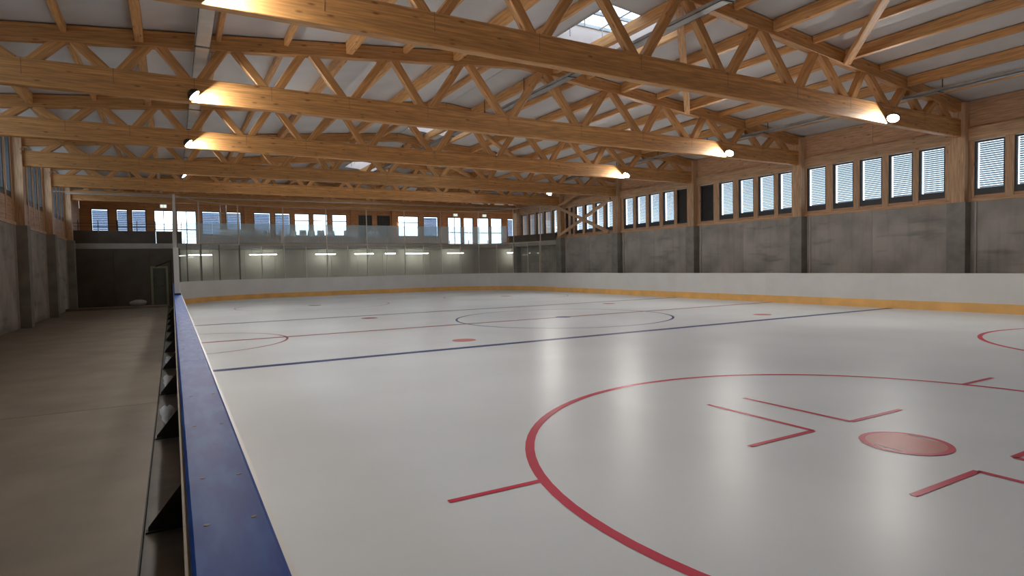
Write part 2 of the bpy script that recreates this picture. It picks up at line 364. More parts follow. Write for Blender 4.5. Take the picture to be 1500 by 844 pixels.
# ------------------------------------------------------------------ walls
def wallset(side, X, sgn, ys, zh, far_end, label):
    """long side wall: concrete below, timber posts, clerestory windows. sgn=+1: inside is toward -X"""
    w = empty('wall_'+side); tag(w, label, kind='structure')
    def bx(name, d0, d1, y0, y1, z0, z1, m):
        a, b = X+sgn*d0, X+sgn*d1
        return box(name, min(a, b), max(a, b), y0, y1, z0, z1, m, w)
    yy = [NEAR]+ys+[far_end]
    for a, b in zip(yy[:-1], yy[1:]):
        if b-a < 0.05: continue
        n = 2 if b-a > 3 else 1
        for i in range(n):
            bx('concrete_panel', 0, 0.3, a+(b-a)*i/n+0.004, a+(b-a)*(i+1)/n-0.004, FZ-0.3, 3.05, 'concrete')
        bx('sill_beam', -0.05, 0.3, a, b, 3.05, 3.15, 'posty')
        bx('header_beam', -0.06, 0.3, a, b, zh, min(zh+0.37, 5.97), 'posty')
        if zh < 5.5:
            bx('wood_panel', 0.02, 0.3, a+0.004, (a+b)/2-0.004, zh+0.37, 5.95, 'wallwood')
            bx('wood_panel', 0.02, 0.3, (a+b)/2+0.004, b-0.004, zh+0.37, 5.95, 'wallwood')
    for yk in ys:
        bx('timber_column', -0.26, 0.1, yk-0.19, yk+0.19, 3.05, 5.9, 'postz')
        bx('concrete_pier', -0.32, 0.05, yk-0.24, yk+0.24, FZ-0.2, 3.05, 'pier')
        bx('joint_strip', -0.05, 0.05, yk-0.40, yk-0.355, FZ, 3.05, 'strip')
    return w, bx
wr, wrbx = wallset('right', XR, 1, TY, 4.80, 34.9, 'right long wall of grey concrete below timber framed clerestory')
wl, wlbx = wallset('left', XL, -1, TY, 5.85, FY, 'left long wall of grey concrete below timber framed clerestory')

NWIN = [0]
def window_proto(kind, wd, z0, z1):
    """local: x along the wall, y outward, z up; origin at bottom centre"""
    o = empty('window'); h = z1-z0; a = wd/2; lo = 0.19 if kind in ('louvre', 'clear') else 0.06
    f = MB(); t = 0.045
    f.box(-a, -a+t, 0, 0.09, 0, h).box(a-t, a, 0, 0.09, 0, h).box(-a+t, a-t, 0, 0.09, h-t, h).box(-a+t, a-t, 0, 0.09, 0, lo)
    f.build('frame', 'frame', o)
    if kind == 'panel':
        mesh('shut_panel', boxv(-a+t, a-t, 0.05, 0.08, lo, h-t), BOXF, 'panel', o)
        return o
    mesh('pane', boxv(-a+t, a-t, 0.045, 0.055, lo, h-t), BOXF, 'wglass', o)
    if kind in ('louvre', 'blue'):
        s = MB(); z = lo+0.04; st = 0.062 if kind == 'louvre' else 0.10; ang = math.radians(34 if kind == 'louvre' else 62)
        hw = 0.040 if kind == 'louvre' else 0.052
        while z < h-t-0.02:
            dy, dz = hw*math.cos(ang), hw*math.sin(ang)
            s.bar((-a+t+.01, 0.17, z), (a-t-.01, 0.17, z), 0.004, 0.008)
            s.add([(-a+t, 0.17-dy, z+dz), (a-t, 0.17-dy, z+dz), (a-t, 0.17+dy, z-dz), (-a+t, 0.17+dy, z-dz)], [(0, 1, 2, 3)])
            z += st
        b = s.build('blind', 'slat' if kind == 'louvre' else 'blueslat', o); b['kind'] = 'stuff'
    if kind in ('door', 'clear2'):
        f2 = MB(); f2.box(-a+t, a-t, 0.02, 0.07, 0.95, 1.0)
        if kind == 'door': f2.box(-0.02, 0.02, 0.02, 0.07, lo, h-t)
        f2.build('glazing_bar', 'frame', o)
    return o
PROTO = {}
def place_window(kind, wd, z0, z1, loc, rz, label):
    key = (kind, round(wd, 2), z0, z1)
    o = window_proto(kind, wd, z0, z1) if key not in PROTO else copy_tree(PROTO[key])
    PROTO.setdefault(key, o)
    NWIN[0] += 1; o.name = 'window_%d' % NWIN[0]
    o.location = loc; o.rotation_euler.z = rz
    tag(o, label, kind='structure'); return o
WO = {8.87: [.43, 1.33, 2.26, 3.20, 4.18], 14.02: [.22, 1.12, 2.06, 3.05, 4.08], 19.17: [.34, 1.24, 2.2, 3.13, 4.06]}
bays = list(zip(TY[1:-1], TY[2:]))
cnt = 0; WW = 0.73
for bi, (a, b) in enumerate(bays):
    offs = WO.get(a, [.38, 1.29, 2.23, 3.16, 4.10])
    edges = [a]
    for k, of in enumerate(offs):
        y0 = a+of
        dark = (a == 14.02 and k == 4) or (a == 19.17 and k == 0) or (a == 24.32 and k == 4)
        lab = '%s clerestory window from the near end of the right wall, %s' % (nth(cnt), 'shut by a dark panel' if dark else 'bright pale louvres behind its pane')
        place_window('panel' if dark else 'louvre', WW, 3.24, 4.78, (XR+0.03, y0+WW/2, 3.24), -math.pi/2, lab); cnt += 1
        edges += [y0, y0+WW]
    edges.append(b)
    for i in range(0, len(edges), 2):
        wrbx('mullion', 0.0, 0.18, edges[i]+(0.0), edges[i+1], 3.15, 4.80, 'postz')
    wrbx('sill_board', 0.01, 0.25, a, b, 3.15, 3.24, 'wallwood')
    # left wall the same rhythm, clear panes
    edges = [a]
    for k in range(5):
        y0 = a+.38+.93*k
        place_window('clear', WW, 3.90, 5.84, (XL-0.03, y0+WW/2, 3.90), math.pi/2, '%s clear clerestory window from the near end of the left wall' % nth(bi*5+k))
        edges += [y0, y0+WW]
    edges.append(b)
    for i in range(0, len(edges), 2): wlbx('mullion', 0.0, 0.18, edges[i], edges[i+1], 3.15, 5.85, 'postz')
    wlbx('sill_board', 0.01, 0.25, a, b, 3.15, 3.90, 'wallwood')
for a, b in ((NEAR, TY[1]),): 
    wrbx('blank_panel', 0, 0.3, a, b, 3.15, 4.80, 'wallwood'); wlbx('blank_panel', 0, 0.3, a, b, 3.15, 5.85, 'wallwood')
wlbx('blank_panel', 0, 0.3, TY[-1], FY, 3.15, 5.85, 'wallwood')
wn = empty('wall_near'); tag(wn, 'plain grey end wall behind the near end of the rink', kind='structure')
box('concrete_panel', XL-0.3, XR+0.3, NEAR-0.3, NEAR, FZ-0.3, 7.3, 'concrete', wn)
# jog of the right wall beyond the last column
wj = empty('wall_gallery'); tag(wj, 'timber wall closing the right end of the gallery', kind='structure')
box('wood_panel', XR-0.1, 23.0, 34.75, 34.95, FZ-0.3, 6.0, 'wallwood', wj)
box('wood_panel', 22.75, 23.0, 34.95, FY, FZ-0.3, 6.0, 'wallwood', wj)
# x brace in the right wall, between the fifth and sixth columns in view
xb = empty('timber_brace', (XR-0.14, 26.9, 3.1)); tag(xb, 'pale timber cross brace in front of the far right windows', 'brace')
def childbeam(name, p0, p1, w, h, m, par):
    o = beam(name, Vector(p0)-par.location, Vector(p1)-par.location, w, h, m); o.parent = par; return o
bx0 = XR-0.41
childbeam('brace_arm', (bx0, 29.25, 3.15), (bx0, 24.5, 4.82), 0.12, 0.16, 'post', xb)
childbeam('brace_arm', (bx0-0.121, 29.25, 4.85), (bx0-0.121, 24.5, 3.12), 0.12, 0.16, 'post', xb)
childbeam('brace_stud', (bx0+0.03, 28.2, 3.06), (bx0+0.03, 28.2, 4.80), 0.07, 0.14, 'post', xb)
childbeam('brace_strut', (bx0-0.02, 29.25, 4.86), (bx0-0.02, 26.6, 5.6), 0.10, 0.14, 'post', xb)

# ------------------------------------------------------------------ far gable wall with windows
wf = empty('wall_far'); tag(wf, 'far gable wall of orange brown timber above the gallery windows', kind='structure')
G0 = 2.95                                         # gallery floor level
FW = [(-3.9, -3.1, 'blue'), (-2.75, -2.2, 'blue'), (-2.03, -1.32, 'blue'), (-0.95, 0.02, 'door'), (0.17, 1.19, 'door'), (1.47, 2.45, 'blue'), (2.74, 3.60, 'blue'), (4.29, 5.27, 'blue'), (5.50, 6.43, 'blue'),
      (6.67, 7.59, 'clear2'), (7.80, 8.74, 'clear2'), (9.00, 9.97, 'clear2'), (10.73, 11.65, 'panel'), (11.98, 12.88, 'panel'), (13.45, 14.95, 'clear2'), (15.30, 16.43, 'blue'),
      (17.16, 18.23, 'door'), (18.40, 19.20, 'clear2'), (19.50, 20.50, 'clear2'), (20.63, 21.61, 'clear2'), (22.03, 22.62, 'blue')]
LAB = {'blue': 'blue grey blinds down', 'door': 'bright glazed door', 'clear2': 'bright clear pane', 'panel': 'dark closed panel'}
prev = XL
for i, (a, b, k) in enumerate(FW):
    z0 = G0+0.02 if k in ('door',) else 3.62
    if k == 'clear2' and a > 17: z0 = G0+0.02
    z1 = 5.04
    box('wood_post', prev, a, FY, FY+0.25, G0-0.3, z1, 'farwood', wf)
    if z0 > 3: box('sill_panel', a, b, FY+0.01, FY+0.22, G0-0.3, z0, 'farwood', wf)
    place_window(k, round(b-a, 2), z0, z1, ((a+b)/2, FY+0.03, z0), 0.0, '%s gallery window from the left in the far wall, %s' % (nth(i), LAB[k]))
    prev = b
box('wood_post', prev, 23.0, FY, FY+0.25, G0-0.3, 5.04, 'farwood', wf)
x = XL
while x < 23.0:
    x1 = min(x+2.74, 23.0); box('gable_panel', x+0.004, x1-0.004, FY, FY+0.25, 5.04, 7.4, 'farwood', wf); x = x1
for xx in (3.95, 10.35, 13.15, 16.8): box('timber_column', xx-0.16, xx+0.16, FY-0.15, FY+0.05, G0, 6.6, 'farwood', wf)

# ------------------------------------------------------------------ gallery
ga = empty('floor_gallery'); tag(ga, 'pale concrete gallery slab above the far end of the rink', kind='structure')
GP = [(XL, 35.2), (17.3, 35.2), (18.7, 33.6), (19.35, 31.2), (19.7, 29.75)]
edge = GP+[(XR-0.01, 29.75), (XR-0.01, 34.74), (22.74, 34.96), (22.74, FY), (XL, FY)]
n = len(edge); G1 = G0-0.27
mesh('slab', [(x, y, G1) for x, y in edge]+[(x, y, G0) for x, y in edge],
     [tuple(range(n))[::-1], tuple(range(n, 2*n))]+[(i, (i+1) % n, n+(i+1) % n, n+i) for i in range(n)], 'slab', ga)
# balustrade
def along(P, s):
    for (a, b) in zip(P[:-1], P[1:]):
        d = math.hypot(b[0]-a[0], b[1]-a[1])
        if s <= d: t = s/d; return (a[0]+(b[0]-a[0])*t, a[1]+(b[1]-a[1])*t)
        s -= d
    return P[-1]
def plen(P): return sum(math.hypot(b[0]-a[0], b[1]-a[1]) for a, b in zip(P[:-1], P[1:]))
def pane(name, a, b, z0, z1, t, m, par, gap=0.01):
    A = Vector((*a, 0)); B = Vector((*b, 0)); d = (B-A).normalized(); nn = Vector((-d.y, d.x, 0))*t/2
    A = A+d*gap; B = B-d*gap; vs = []
    for z in (z0, z1):
        for q in (A-nn, B-nn, B+nn, A+nn): vs.append((q.x, q.y, z))
    return mesh(name, vs, BOXF, m, par)
ba = empty('glass_balustrade', (0, 0, 0)); tag(ba, 'bluish glass balustrade along the front edge of the gallery', 'balustrade')
BP = [(0.42, 35.3), (17.25, 35.3), (18.6, 33.7)]
L = plen(BP); N = 14
for i in range(N):
    a, b = along(BP, L*i/N), along(BP, L*(i+1)/N)
    pane('glass_pane', a, b, G0+0.02, G0+1.08, 0.016, 'balu', ba)
    MB().box(a[0]-0.015, a[0]+0.015, a[1]+0.012, a[1]+0.05, G0, G0+0.22).build('clamp', 'galv', ba)
pa = empty('parapet', (0, 0, 0)); tag(pa, 'dark solid parapet at the right end of the gallery', 'parapet')
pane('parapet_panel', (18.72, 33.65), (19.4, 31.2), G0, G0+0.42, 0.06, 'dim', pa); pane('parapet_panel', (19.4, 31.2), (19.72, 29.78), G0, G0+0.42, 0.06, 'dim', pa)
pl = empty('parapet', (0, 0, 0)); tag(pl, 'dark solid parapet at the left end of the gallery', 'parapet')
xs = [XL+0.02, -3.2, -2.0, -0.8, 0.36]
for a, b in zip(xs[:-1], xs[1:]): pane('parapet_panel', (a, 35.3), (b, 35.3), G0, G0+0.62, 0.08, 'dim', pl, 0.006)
rl = MB(); rl.bar((XL+0.02, 35.3, G0+0.97), (0.36, 35.3, G0+0.97), 0.03); rl.bar((XL+0.02, 35.3, G0+0.82), (0.36, 35.3, G0+0.82), 0.02)
rl.build('rail', 'darkpost', pl)
for x in (-4.0, -3.2, -2.4, -1.6, -0.8, -0.02, 0.34): box('rail_post', x-0.015, x+0.015, 35.285, 35.315, G0+0.6, G0+1.12, 'darkpost', pl)
# white chairs behind the balustrade
def make_chair():
    c = empty('chair'); s = MB(); nb = 5
    vs = []; fs = []
    prof = [(0.22, 0.43), (0.05, 0.44), (-0.14, 0.43), (-0.20, 0.46), (-0.235, 0.60), (-0.26, 0.80)]
    for k, (yy, zz) in enumerate(prof):
        hw = 0.23 if k < 5 else 0.20
        for j in range(nb):
            t = j/(nb-1)*2-1; bow = 0.03*t*t
            vs.append((hw*t, yy+(bow if k > 3 else 0), zz+(bow if k <= 3 else 0)))
    for k in range(len(prof)-1):
        for j in range(nb-1): a = k*nb+j; fs.append((a, a+1, a+nb+1, a+nb))
    o = mesh('seat_shell', vs, fs, 'chair', c, True); md = o.modifiers.new('thickness', 'SOLIDIFY'); md.thickness = 0.02
    for sx in (-1, 1):
        for sy in (-1, 1): MB().tube((sx*0.17, sy*0.14-0.0, 0.43), (sx*0.22, sy*0.20-0.02, 0.0), 0.012, 6).build('leg', 'galv', c)
    return c
chs = [2.28, 2.71, 3.15, 3.6, 4.06, 4.52, 5.35, 5.93, 6.5, 6.99, 7.41, 8.12, 8.95, 9.53, 10.36, 10.82]
base = None
for i, x in enumerate(chs):
    c = make_chair() if base is None else copy_tree(base)
    base = base or c
    c.location = (x, 35.75+0.42*(i % 2)+0.04*random.random(), G0); c.rotation_euler.z = math.pi+random.uniform(-0.25, 0.25); c.scale = (0.9, 0.9, 1.0)
    tag(c, '%s white shell chair from the left behind the gallery balustrade' % nth(i), 'chair', 'white chairs in a row on the gallery')
# wall under the gallery with tube lights
wu = empty('wall_under_gallery'); tag(wu, 'pale greenish wall behind the glass under the gallery', kind='structure')
x = 0.25
while x < 22.7:
    x1 = min(x+1.6, 22.74); box('wall_panel', x+0.004, x1-0.004, 37.1, 37.3, FZ-0.3, G1, 'under', wu); x = x1
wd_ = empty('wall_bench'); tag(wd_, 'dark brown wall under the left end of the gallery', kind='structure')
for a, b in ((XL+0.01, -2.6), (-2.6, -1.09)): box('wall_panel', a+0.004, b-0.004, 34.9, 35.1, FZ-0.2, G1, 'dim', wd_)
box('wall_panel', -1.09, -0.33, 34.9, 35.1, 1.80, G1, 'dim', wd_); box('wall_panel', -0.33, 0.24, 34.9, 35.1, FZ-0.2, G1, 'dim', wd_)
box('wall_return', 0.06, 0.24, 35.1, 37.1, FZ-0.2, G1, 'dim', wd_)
dr = empty('door_1', (-0.71, 34.9, FZ)); tag(dr, 'pale green door and frame in the dark wall under the gallery', kind='structure')
f = MB(); f.box(-0.38, -0.28, -0.04, 0.12, 0, 2.0).box(0.28, 0.38, -0.04, 0.12, 0, 2.0).box(-0.28, 0.28, -0.04, 0.12, 1.9, 2.0); f.build('frame', 'door', dr)
MB().box(-0.28, 0.28, 0.03, 0.08, 0.01, 1.9).build('leaf', 'doordark', dr)
h = MB(); h.tube((0.2, 0.03, 1.0), (0.2, -0.05, 1.0), 0.012).tube((0.2, -0.05, 1.0), (0.1, -0.05, 1.0), 0.012); h.build('handle', 'black', dr)
hr = empty('handrail', (-0.5, 34.3, FZ)); tag(hr, 'dark sloping handrail beside the green door under the gallery', 'handrail')
q = MB(); q.tube((-0.35, 0.3, 1.98), (0.30, -0.9, 2.25), 0.03); q.tube((0.30, -0.9, 0.0), (0.30, -0.9, 2.25), 0.025); q.build('rail', 'black', hr)
# pale sack lying on the step
vs = []; fs = []; nu, nv = 14, 8
for i in range(nv+1):
    ph = math.pi*i/nv
    for j in range(nu):
        th = 2*math.pi*j/nu; r = 1+0.10*math.sin(3*th+i)+0.06*math.cos(5*th)
        vs.append((0.36*r*math.sin(ph)*math.cos(th), 0.22*r*math.sin(ph)*math.sin(th), 0.15+0.15*math.cos(ph)*(1 if ph < 1.57 else 1)))
for i in range(nv):
    for j in range(nu): fs.append((i*nu+j, i*nu+(j+1) % nu, (i+1)*nu+(j+1) % nu, (i+1)*nu+j))
sk = mesh('sack', vs, fs, 'sack', None, True); sk.location = (-1.62, 33.95, FZ+0.10)
tag(sk, 'pale grey lumpy sack on the step beside the green door', 'sack')
TUB = [(0.62, 1.78), (3.61, 5.10), (7.2, 8.4), (9.5, 10.7), (11.4, 12.1), (12.7, 14.3), (15.6, 16.8), (20.1, 21.4)]
for i, (a, b) in enumerate(TUB):
    t = empty('tube_light', ((a+b)/2, 36.45, 2.38)); tag(t, '%s fluorescent tube light from the left under the gallery' % nth(i), 'light', 'tube lights under the gallery')
    hl = (b-a)/2
    MB().box(-hl, hl, -0.05, 0.05, 0.03, 0.09).build('housing', 'white', t)
    for sx in (-1, 1): MB().tube((sx*hl*0.8, 0, 0.09), (sx*hl*0.8, 0, G1-2.38), 0.008, 6).build('hanger', 'darkpost', t)
    MB().tube((-hl+.03, 0.0, 0.0), (hl-.03, 0.0, 0.0), 0.022).build('tube', 'tube', t)
for i, x in enumerate((1.5, 6.5, 11.5, 16.5, 20.5)):  # unseen tubes added to brighten the far wall and the gallery
    t = empty('fill_tube_light', (x, 35.8, 5.75)); tag(t, '%s added unseen fill tube from the left under the gallery roof' % nth(i), 'light', 'added fill tubes under the gallery roof')
    MB().box(-0.9, 0.9, -0.06, 0.06, 0.0, 0.06).build('housing', 'white', t)
    MB().box(-0.87, 0.87, -0.045, 0.045, -0.02, 0.0).build('tube', 'filltube', t)
    for sx in (-0.7, 0.7): MB().tube((sx, 0, 0.06), (sx, 0, ceil_z(x+sx)-5.75), 0.008, 6).build('hanger', 'darkpost', t)
gb = empty('globe_lamp', (13.67, FY-0.16, 4.38)); tag(gb, 'small round bright lamp on the far wall among the gallery windows', 'light')
vs = []; fs = []
for i in range(7):
    for j in range(10): vs.append((0.09*math.sin(math.pi*i/6)*math.cos(2*math.pi*j/10), 0.09*math.sin(math.pi*i/6)*math.sin(2*math.pi*j/10), 0.09*math.cos(math.pi*i/6)))
for i in range(6):
    for j in range(10): fs.append((i*10+j, (i+1)*10+j, (i+1)*10+(j+1) % 10, i*10+(j+1) % 10))
mesh('globe', vs, fs, 'tube', gb, True); MB().tube((0, 0.07, 0), (0, 0.19, 0), 0.02).build('arm', 'galv', gb)
# exit signs
for i, (x, z) in enumerate(((-0.46, 5.26), (17.72, 5.2), (20.05, 5.2))):
    e = empty('exit_sign', (x, FY-0.1, z)); tag(e, ['small lit white exit sign above the far left glazed door', 'small lit white exit sign left of the other two far right', 'small lit white exit sign at the far right end of the wall'][i], 'sign', 'emergency exit signs')
    MB().box(-0.17, 0.17, 0.0, 0.09, -0.10, 0.10).build('housing', 'white', e)
    MB().box(-0.15, -0.01, -0.012, 0.0, -0.085, 0.085).box(0.01, 0.15, -0.012, 0.0, -0.085, 0.085).build('lit_face', 'sign', e)
# ladder mast
la = empty('ladder', (2.44, 37.0, G0)); tag(la, 'grey metal ladder rising from the gallery to the roof behind white chairs', 'ladder')
for sx in (-1, 1): MB().tube((sx*0.15, 0, 0), (sx*0.15, 0, 3.1), 0.025, 6).build('stile', 'galv', la)
for k in range(10): MB().tube((-0.15, 0, 0.25+0.3*k), (0.15, 0, 0.25+0.3*k), 0.016, 6).build('rung', 'galv', la)

# ------------------------------------------------------------------ rink boards
def smooth_path(y0L, y0R, step=0.45):
    """inner face of the boards: list of (x, y, nx, ny) with outward normals, by arc length"""
    out = []
    s = y0L
    while s < RE-RR: out.append((0, s, -1, 0)); s += step
    n = int(RR*math.pi/2/step)
    for i in range(n+1):
        a = math.pi-math.pi/2*i/n; out.append((RR+RR*math.cos(a), RE-RR+RR*math.sin(a), math.cos(a), math.sin(a)))
    m = int((RW-2*RR)/step)
    for i in range(1, m): out.append((RR+(RW-2*RR)*i/m, RE, 0, 1))
    for i in range(n+1):
        a = math.pi/2-math.pi/2*i/n; out.append((RW-RR+RR*math.cos(a), RE-RR+RR*math.sin(a), math.cos(a), math.sin(a)))
    s = RE-RR-step
    while s > y0R: out.append((RW, s, 1, 0)); s -= step
    return out
def sweep(name, pts, o0, o1, z0, z1, m, par, c=0.0):
    """extruded strip between offsets o0..o1 (outward), heights z0..z1"""
    vs = []; fs = []
    pr = [(o0, z0), (o1, z0), (o1, z1-c), (o1-c, z1), (o0+c, z1), (o0, z1-c)] if c else [(o0, z0), (o1, z0), (o1, z1), (o0, z1)]
    k = len(pr)
    for (x, y, nx, ny) in pts:
        for o, z in pr: vs.append((x+nx*o, y+ny*o, z))
    for i in range(len(pts)-1):
        for j in range(k): a, b = i*k+j, i*k+(j+1) % k; fs.append((a, b, b+k, a+k))
    fs.append(tuple(range(k))); fs.append(tuple(range((len(pts)-1)*k, len(pts)*k))[::-1])
    return mesh(name, vs, fs, m, par)
CW = 0.134
bl = empty('rink_board'); tag(bl, 'left rink board with wide blue top cap, close to the camera', 'rink board')
# left straight: panels with tan edge, blue cap in lengths
y = NEAR+3
while y < RE-RR-0.1:
    y1 = min(y+2.35, RE-RR); seg = [(0, y+0.002, -1, 0), (0, y1-0.002, -1, 0)]
    sweep('board_panel', seg, 0.0, 0.018, 0.24, BH-0.02, 'white', bl); sweep('kick_plate', seg, -0.004, 0.018, 0.0, 0.24, 'yellow', bl)
    sweep('back_panel', seg, CW-0.012, CW+0.009, -0.15, BH-0.04, 'tan', bl); y = y1
y = NEAR+3
while y < RE-RR-0.1:
    y1 = min(y+4.7, RE-RR); sweep('blue_cap', [(0, y+0.0015, -1, 0), (0, y1-0.0015, -1, 0)], 0.006, CW, BH-0.035, BH, 'cap', bl, 0.006); y = y1
sweep('white_edge', [(0, NEAR+3, -1, 0), (0, RE-RR, -1, 0)], -0.004, 0.006, BH-0.05, BH-0.012, 'white', bl)
bolt = None
y = 0.9
while y < 12:
    for xx in (-0.032, -0.105):
        if bolt is None:
            b_ = MB(); b_.tube((0, 0, -0.004), (0, 0, 0.0008), 0.0055, 10); bolt = b_.build('bolt', 'bolt', bl)
        else:
            c = bolt.copy(); COL.objects.link(c); c.parent = bl; bolt_c = c
        (bolt if y < 0.95 and xx == -0.032 else c).location = (xx+random.uniform(-.004, .004), y+random.uniform(-.015, .015), BH)
    y += 0.27 if (int((y-0.9)/0.27) % 2 == 0) else 0.5
for i, (yy, ln) in enumerate(((8.55, 0.55), (11.15, 0.6), (13.75, 0.55))):  # whitish mounds added to stand for lit patches of the gutter bed
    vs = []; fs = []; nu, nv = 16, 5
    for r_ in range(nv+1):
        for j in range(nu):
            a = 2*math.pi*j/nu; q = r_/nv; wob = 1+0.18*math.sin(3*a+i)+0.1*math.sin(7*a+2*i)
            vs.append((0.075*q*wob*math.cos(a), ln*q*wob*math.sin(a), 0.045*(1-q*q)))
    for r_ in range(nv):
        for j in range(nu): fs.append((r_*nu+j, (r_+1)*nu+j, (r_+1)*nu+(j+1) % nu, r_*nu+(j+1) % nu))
    h = mesh('lit_bed_mound', vs, fs, 'litbed', None, True); h.location = (-0.265, yy, FZ-0.06)
    tag(h, ['nearest', 'middle', 'farthest'][i]+' whitish mound added for a lit patch of the gutter beside the left board', 'ice heap', 'added mounds in the gutter')
# steel gussets on the outside of the left board
g0 = None; y = -3.14
while y < 29.5:
    if g0 is None:
        g = MB(); t = 0.006
        pr = [(-CW+0.012, 0.06), (-CW+0.012, -0.255), (-0.345, -0.255), (-0.345, -0.225)]
        vs = [(a, -t, b) for a, b in pr]+[(a, t, b) for a, b in pr]
        g.add(vs, [(0, 1, 2, 3), (7, 6, 5, 4)]+[(i, 4+i, 4+(i+1) % 4, (i+1) % 4) for i in range(4)])
        g.box(-0.36, -CW+0.012, -0.03, 0.03, -0.26, -0.248)
        g0 = g.build('gusset', 'black', bl); c = g0
    else:
        c = g0.copy(); COL.objects.link(c); c.parent = bl
    c.location = (0, y, 0); y += 2.6
bf = empty('rink_board'); tag(bf, 'far white rink board with orange kick plate curving round both corners', 'rink board')
br = empty('rink_board'); tag(br, 'right white rink board with orange kick plate below the concrete wall', 'rink board')
path = smooth_path(RE-RR, RE-RR)
per = 5
for par, pth in ((bf, path), (br, [(RW, RE-RR-i*0.4375, 1, 0) for i in range(int((RE-RR-NEAR-3)/0.4375))])):
    i = 0
    while i < len(pth)-1:
        seg = pth[i:i+per+1]
        sweep('board_panel', seg, 0.0, 0.09, 0.245, BH-0.025, 'white', par)
        sweep('kick_plate', seg, -0.006, 0.09, 0.0, 0.245, 'yellow', par)
        i += per
    sweep('top_cap', pth, -0.008, 0.12, BH-0.025, BH, 'white', par, 0.006)

# ------------------------------------------------------------------ protective glass
gs = empty('glass_shield'); tag(gs, 'clear protective glass on posts along the far end board and corners', 'glass shield')
gl = empty('glass_shield'); tag(gl, 'clear protective glass edge on above the left blue capped board', 'glass shield')
GT = 2.80
def run(par, pts, top, step):
    """pts dense path, posts every step of arc length, panes between"""
    pos = [pts[0]]; acc = 0
    for a, b in zip(pts[:-1], pts[1:]):
        acc += math.hypot(b[0]-a[0], b[1]-a[1])
        if acc >= step-1e-6: pos.append(b); acc = 0
    return pos
dense = smooth_path(RE-RR, 0, 0.05)
end_pts = [q for q in dense if not (q[2] == 1 and q[1] < 29.4)]
pos = run(gs, end_pts, GT, 1.15)
off = 0.05
for i, q in enumerate(pos):
    x, y = q[0]+q[2]*off, q[1]+q[3]*off
    tall = i % 2 == 1
    dark = i < 6
    box('post', x-0.022, x+0.022, y-0.022, y+0.022, BH, GT+0.02, 'darkpost' if dark else 'alu', gs)
    if i:
        a = pos[i-1]; pane('glass_pane', (a[0]+a[2]*off, a[1]+a[3]*off), (x, y), BH+0.01, GT, 0.014, 'shield', gs, 0.02)
lpts = [(-0.07, 13.5+0.05*i, -1, 0) for i in range(int((RE-RR-13.5-0.2)/0.05)+1)]
lp = run(gl, lpts, 3.0, 1.15)
for i, q in enumerate(lp):
    x, y = -0.07, q[1]
    box('post', x-0.022, x+0.022, y-0.022, y+0.022, BH+0.003, 3.0, 'alu', gl)
    if i: pane('glass_pane', (x, lp[i-1][1]), (x, y), BH+0.01, 2.98, 0.014, 'shield', gl, 0.02)
box('post_sleeve', -0.118, -0.028, 13.40, 13.476, BH+0.036, 1.96, 'white', gl)
box('post_foot', -0.125, -0.012, 13.38, 13.62, BH+0.002, BH+0.035, 'bolt', gl)
# safety net with tall poles
sn = empty('safety_net'); tag(sn, 'thin safety net on tall pale poles behind the far protective glass', 'net')
NT = 4.90
npos = [q for i, q in enumerate(pos) if i % 2 == 1]
o2 = 0.11
for q in npos:
    x, y = q[0]+q[2]*o2, q[1]+q[3]*o2
    MB().tube((x, y, BH), (x, y, NT), 0.028, 8).build('pole', 'cable', sn)
cb = MB(); nb = MB()
ring_pts = [(q[0]+q[2]*o2, q[1]+q[3]*o2) for q in npos]
for a, b in zip(ring_pts[:-1], ring_pts[1:]):
    cb.tube((*a, NT), (*b, NT), 0.022, 6)
    L = math.hypot(b[0]-a[0], b[1]-a[1]); n = max(1, int(L/0.16))
    for k in range(n):
        t = k/n; nb.bar((a[0]+(b[0]-a[0])*t, a[1]+(b[1]-a[1])*t, GT), (a[0]+(b[0]-a[0])*t, a[1]+(b[1]-a[1])*t, NT), 0.004)
    for k in range(13):
        z = GT+(NT-GT)*k/13; nb.bar((*a, z), (*b, z), 0.004)
cb.tube((*ring_pts[0], NT), (XL+0.05, 31.0, NT+0.02), 0.022, 6)
cb.build('top_cable', 'cable', sn); o = nb.build('netting', 'net', sn); o['kind'] = 'stuff'
# long pale pipe under the far truss
pp = empty('roof_pipe', (0, 34.3, 0)); tag(pp, 'long thin pale pipe running across under the farthest truss', 'pipe')
MB().tube((XL+0.05, 0.12, 5.23), (XR-0.3, 0.12, 5.23), 0.035, 8).build('pipe', 'cable', pp)
for x in (-3, 1, 5, 9, 13, 17): MB().tube((x, 0.12, 5.23), (x, 0.25, 5.23), 0.012, 6).build('pipe_clip', 'galv', pp)

# ------------------------------------------------------------------ ceiling: panels, purlins, wind braces, skylights
ce = empty('ceiling'); tag(ce, 'pale grey ceiling boards between timber purlins under the pitched roof', kind='structure')
PUR = [(-3.1, 1), (-1.75, 0), (-0.55, 1), (0.85, 0), (2.19, 0), (3.56, 1), (4.9, 0), (6.23, 1), (7.55, 0), (9.2, 1), (10.3, 0), (11.58, 1), (12.95, 0), (14.2, 1), (15.65, 0), (16.95, 1), (18.4, 0)]
ybays = [(NEAR, TY[0])]+list(zip(TY[:-1], TY[1:]))+[(TY[-1], FY)]
SKX = (8.30, 10.25)
xgrid = [XL-0.3, -1.75, 0.85, 3.56, 6.23, SKX[0], SKX[1], 12.95, 15.65, 18.4, 23.1]
SKY_BAYS = {TY[2]: (10.4, 12.6), TY[4]: (20.9, 23.3), TY[6]: (31.1, 33.4), TY[0]: (0.2, 2.3)}
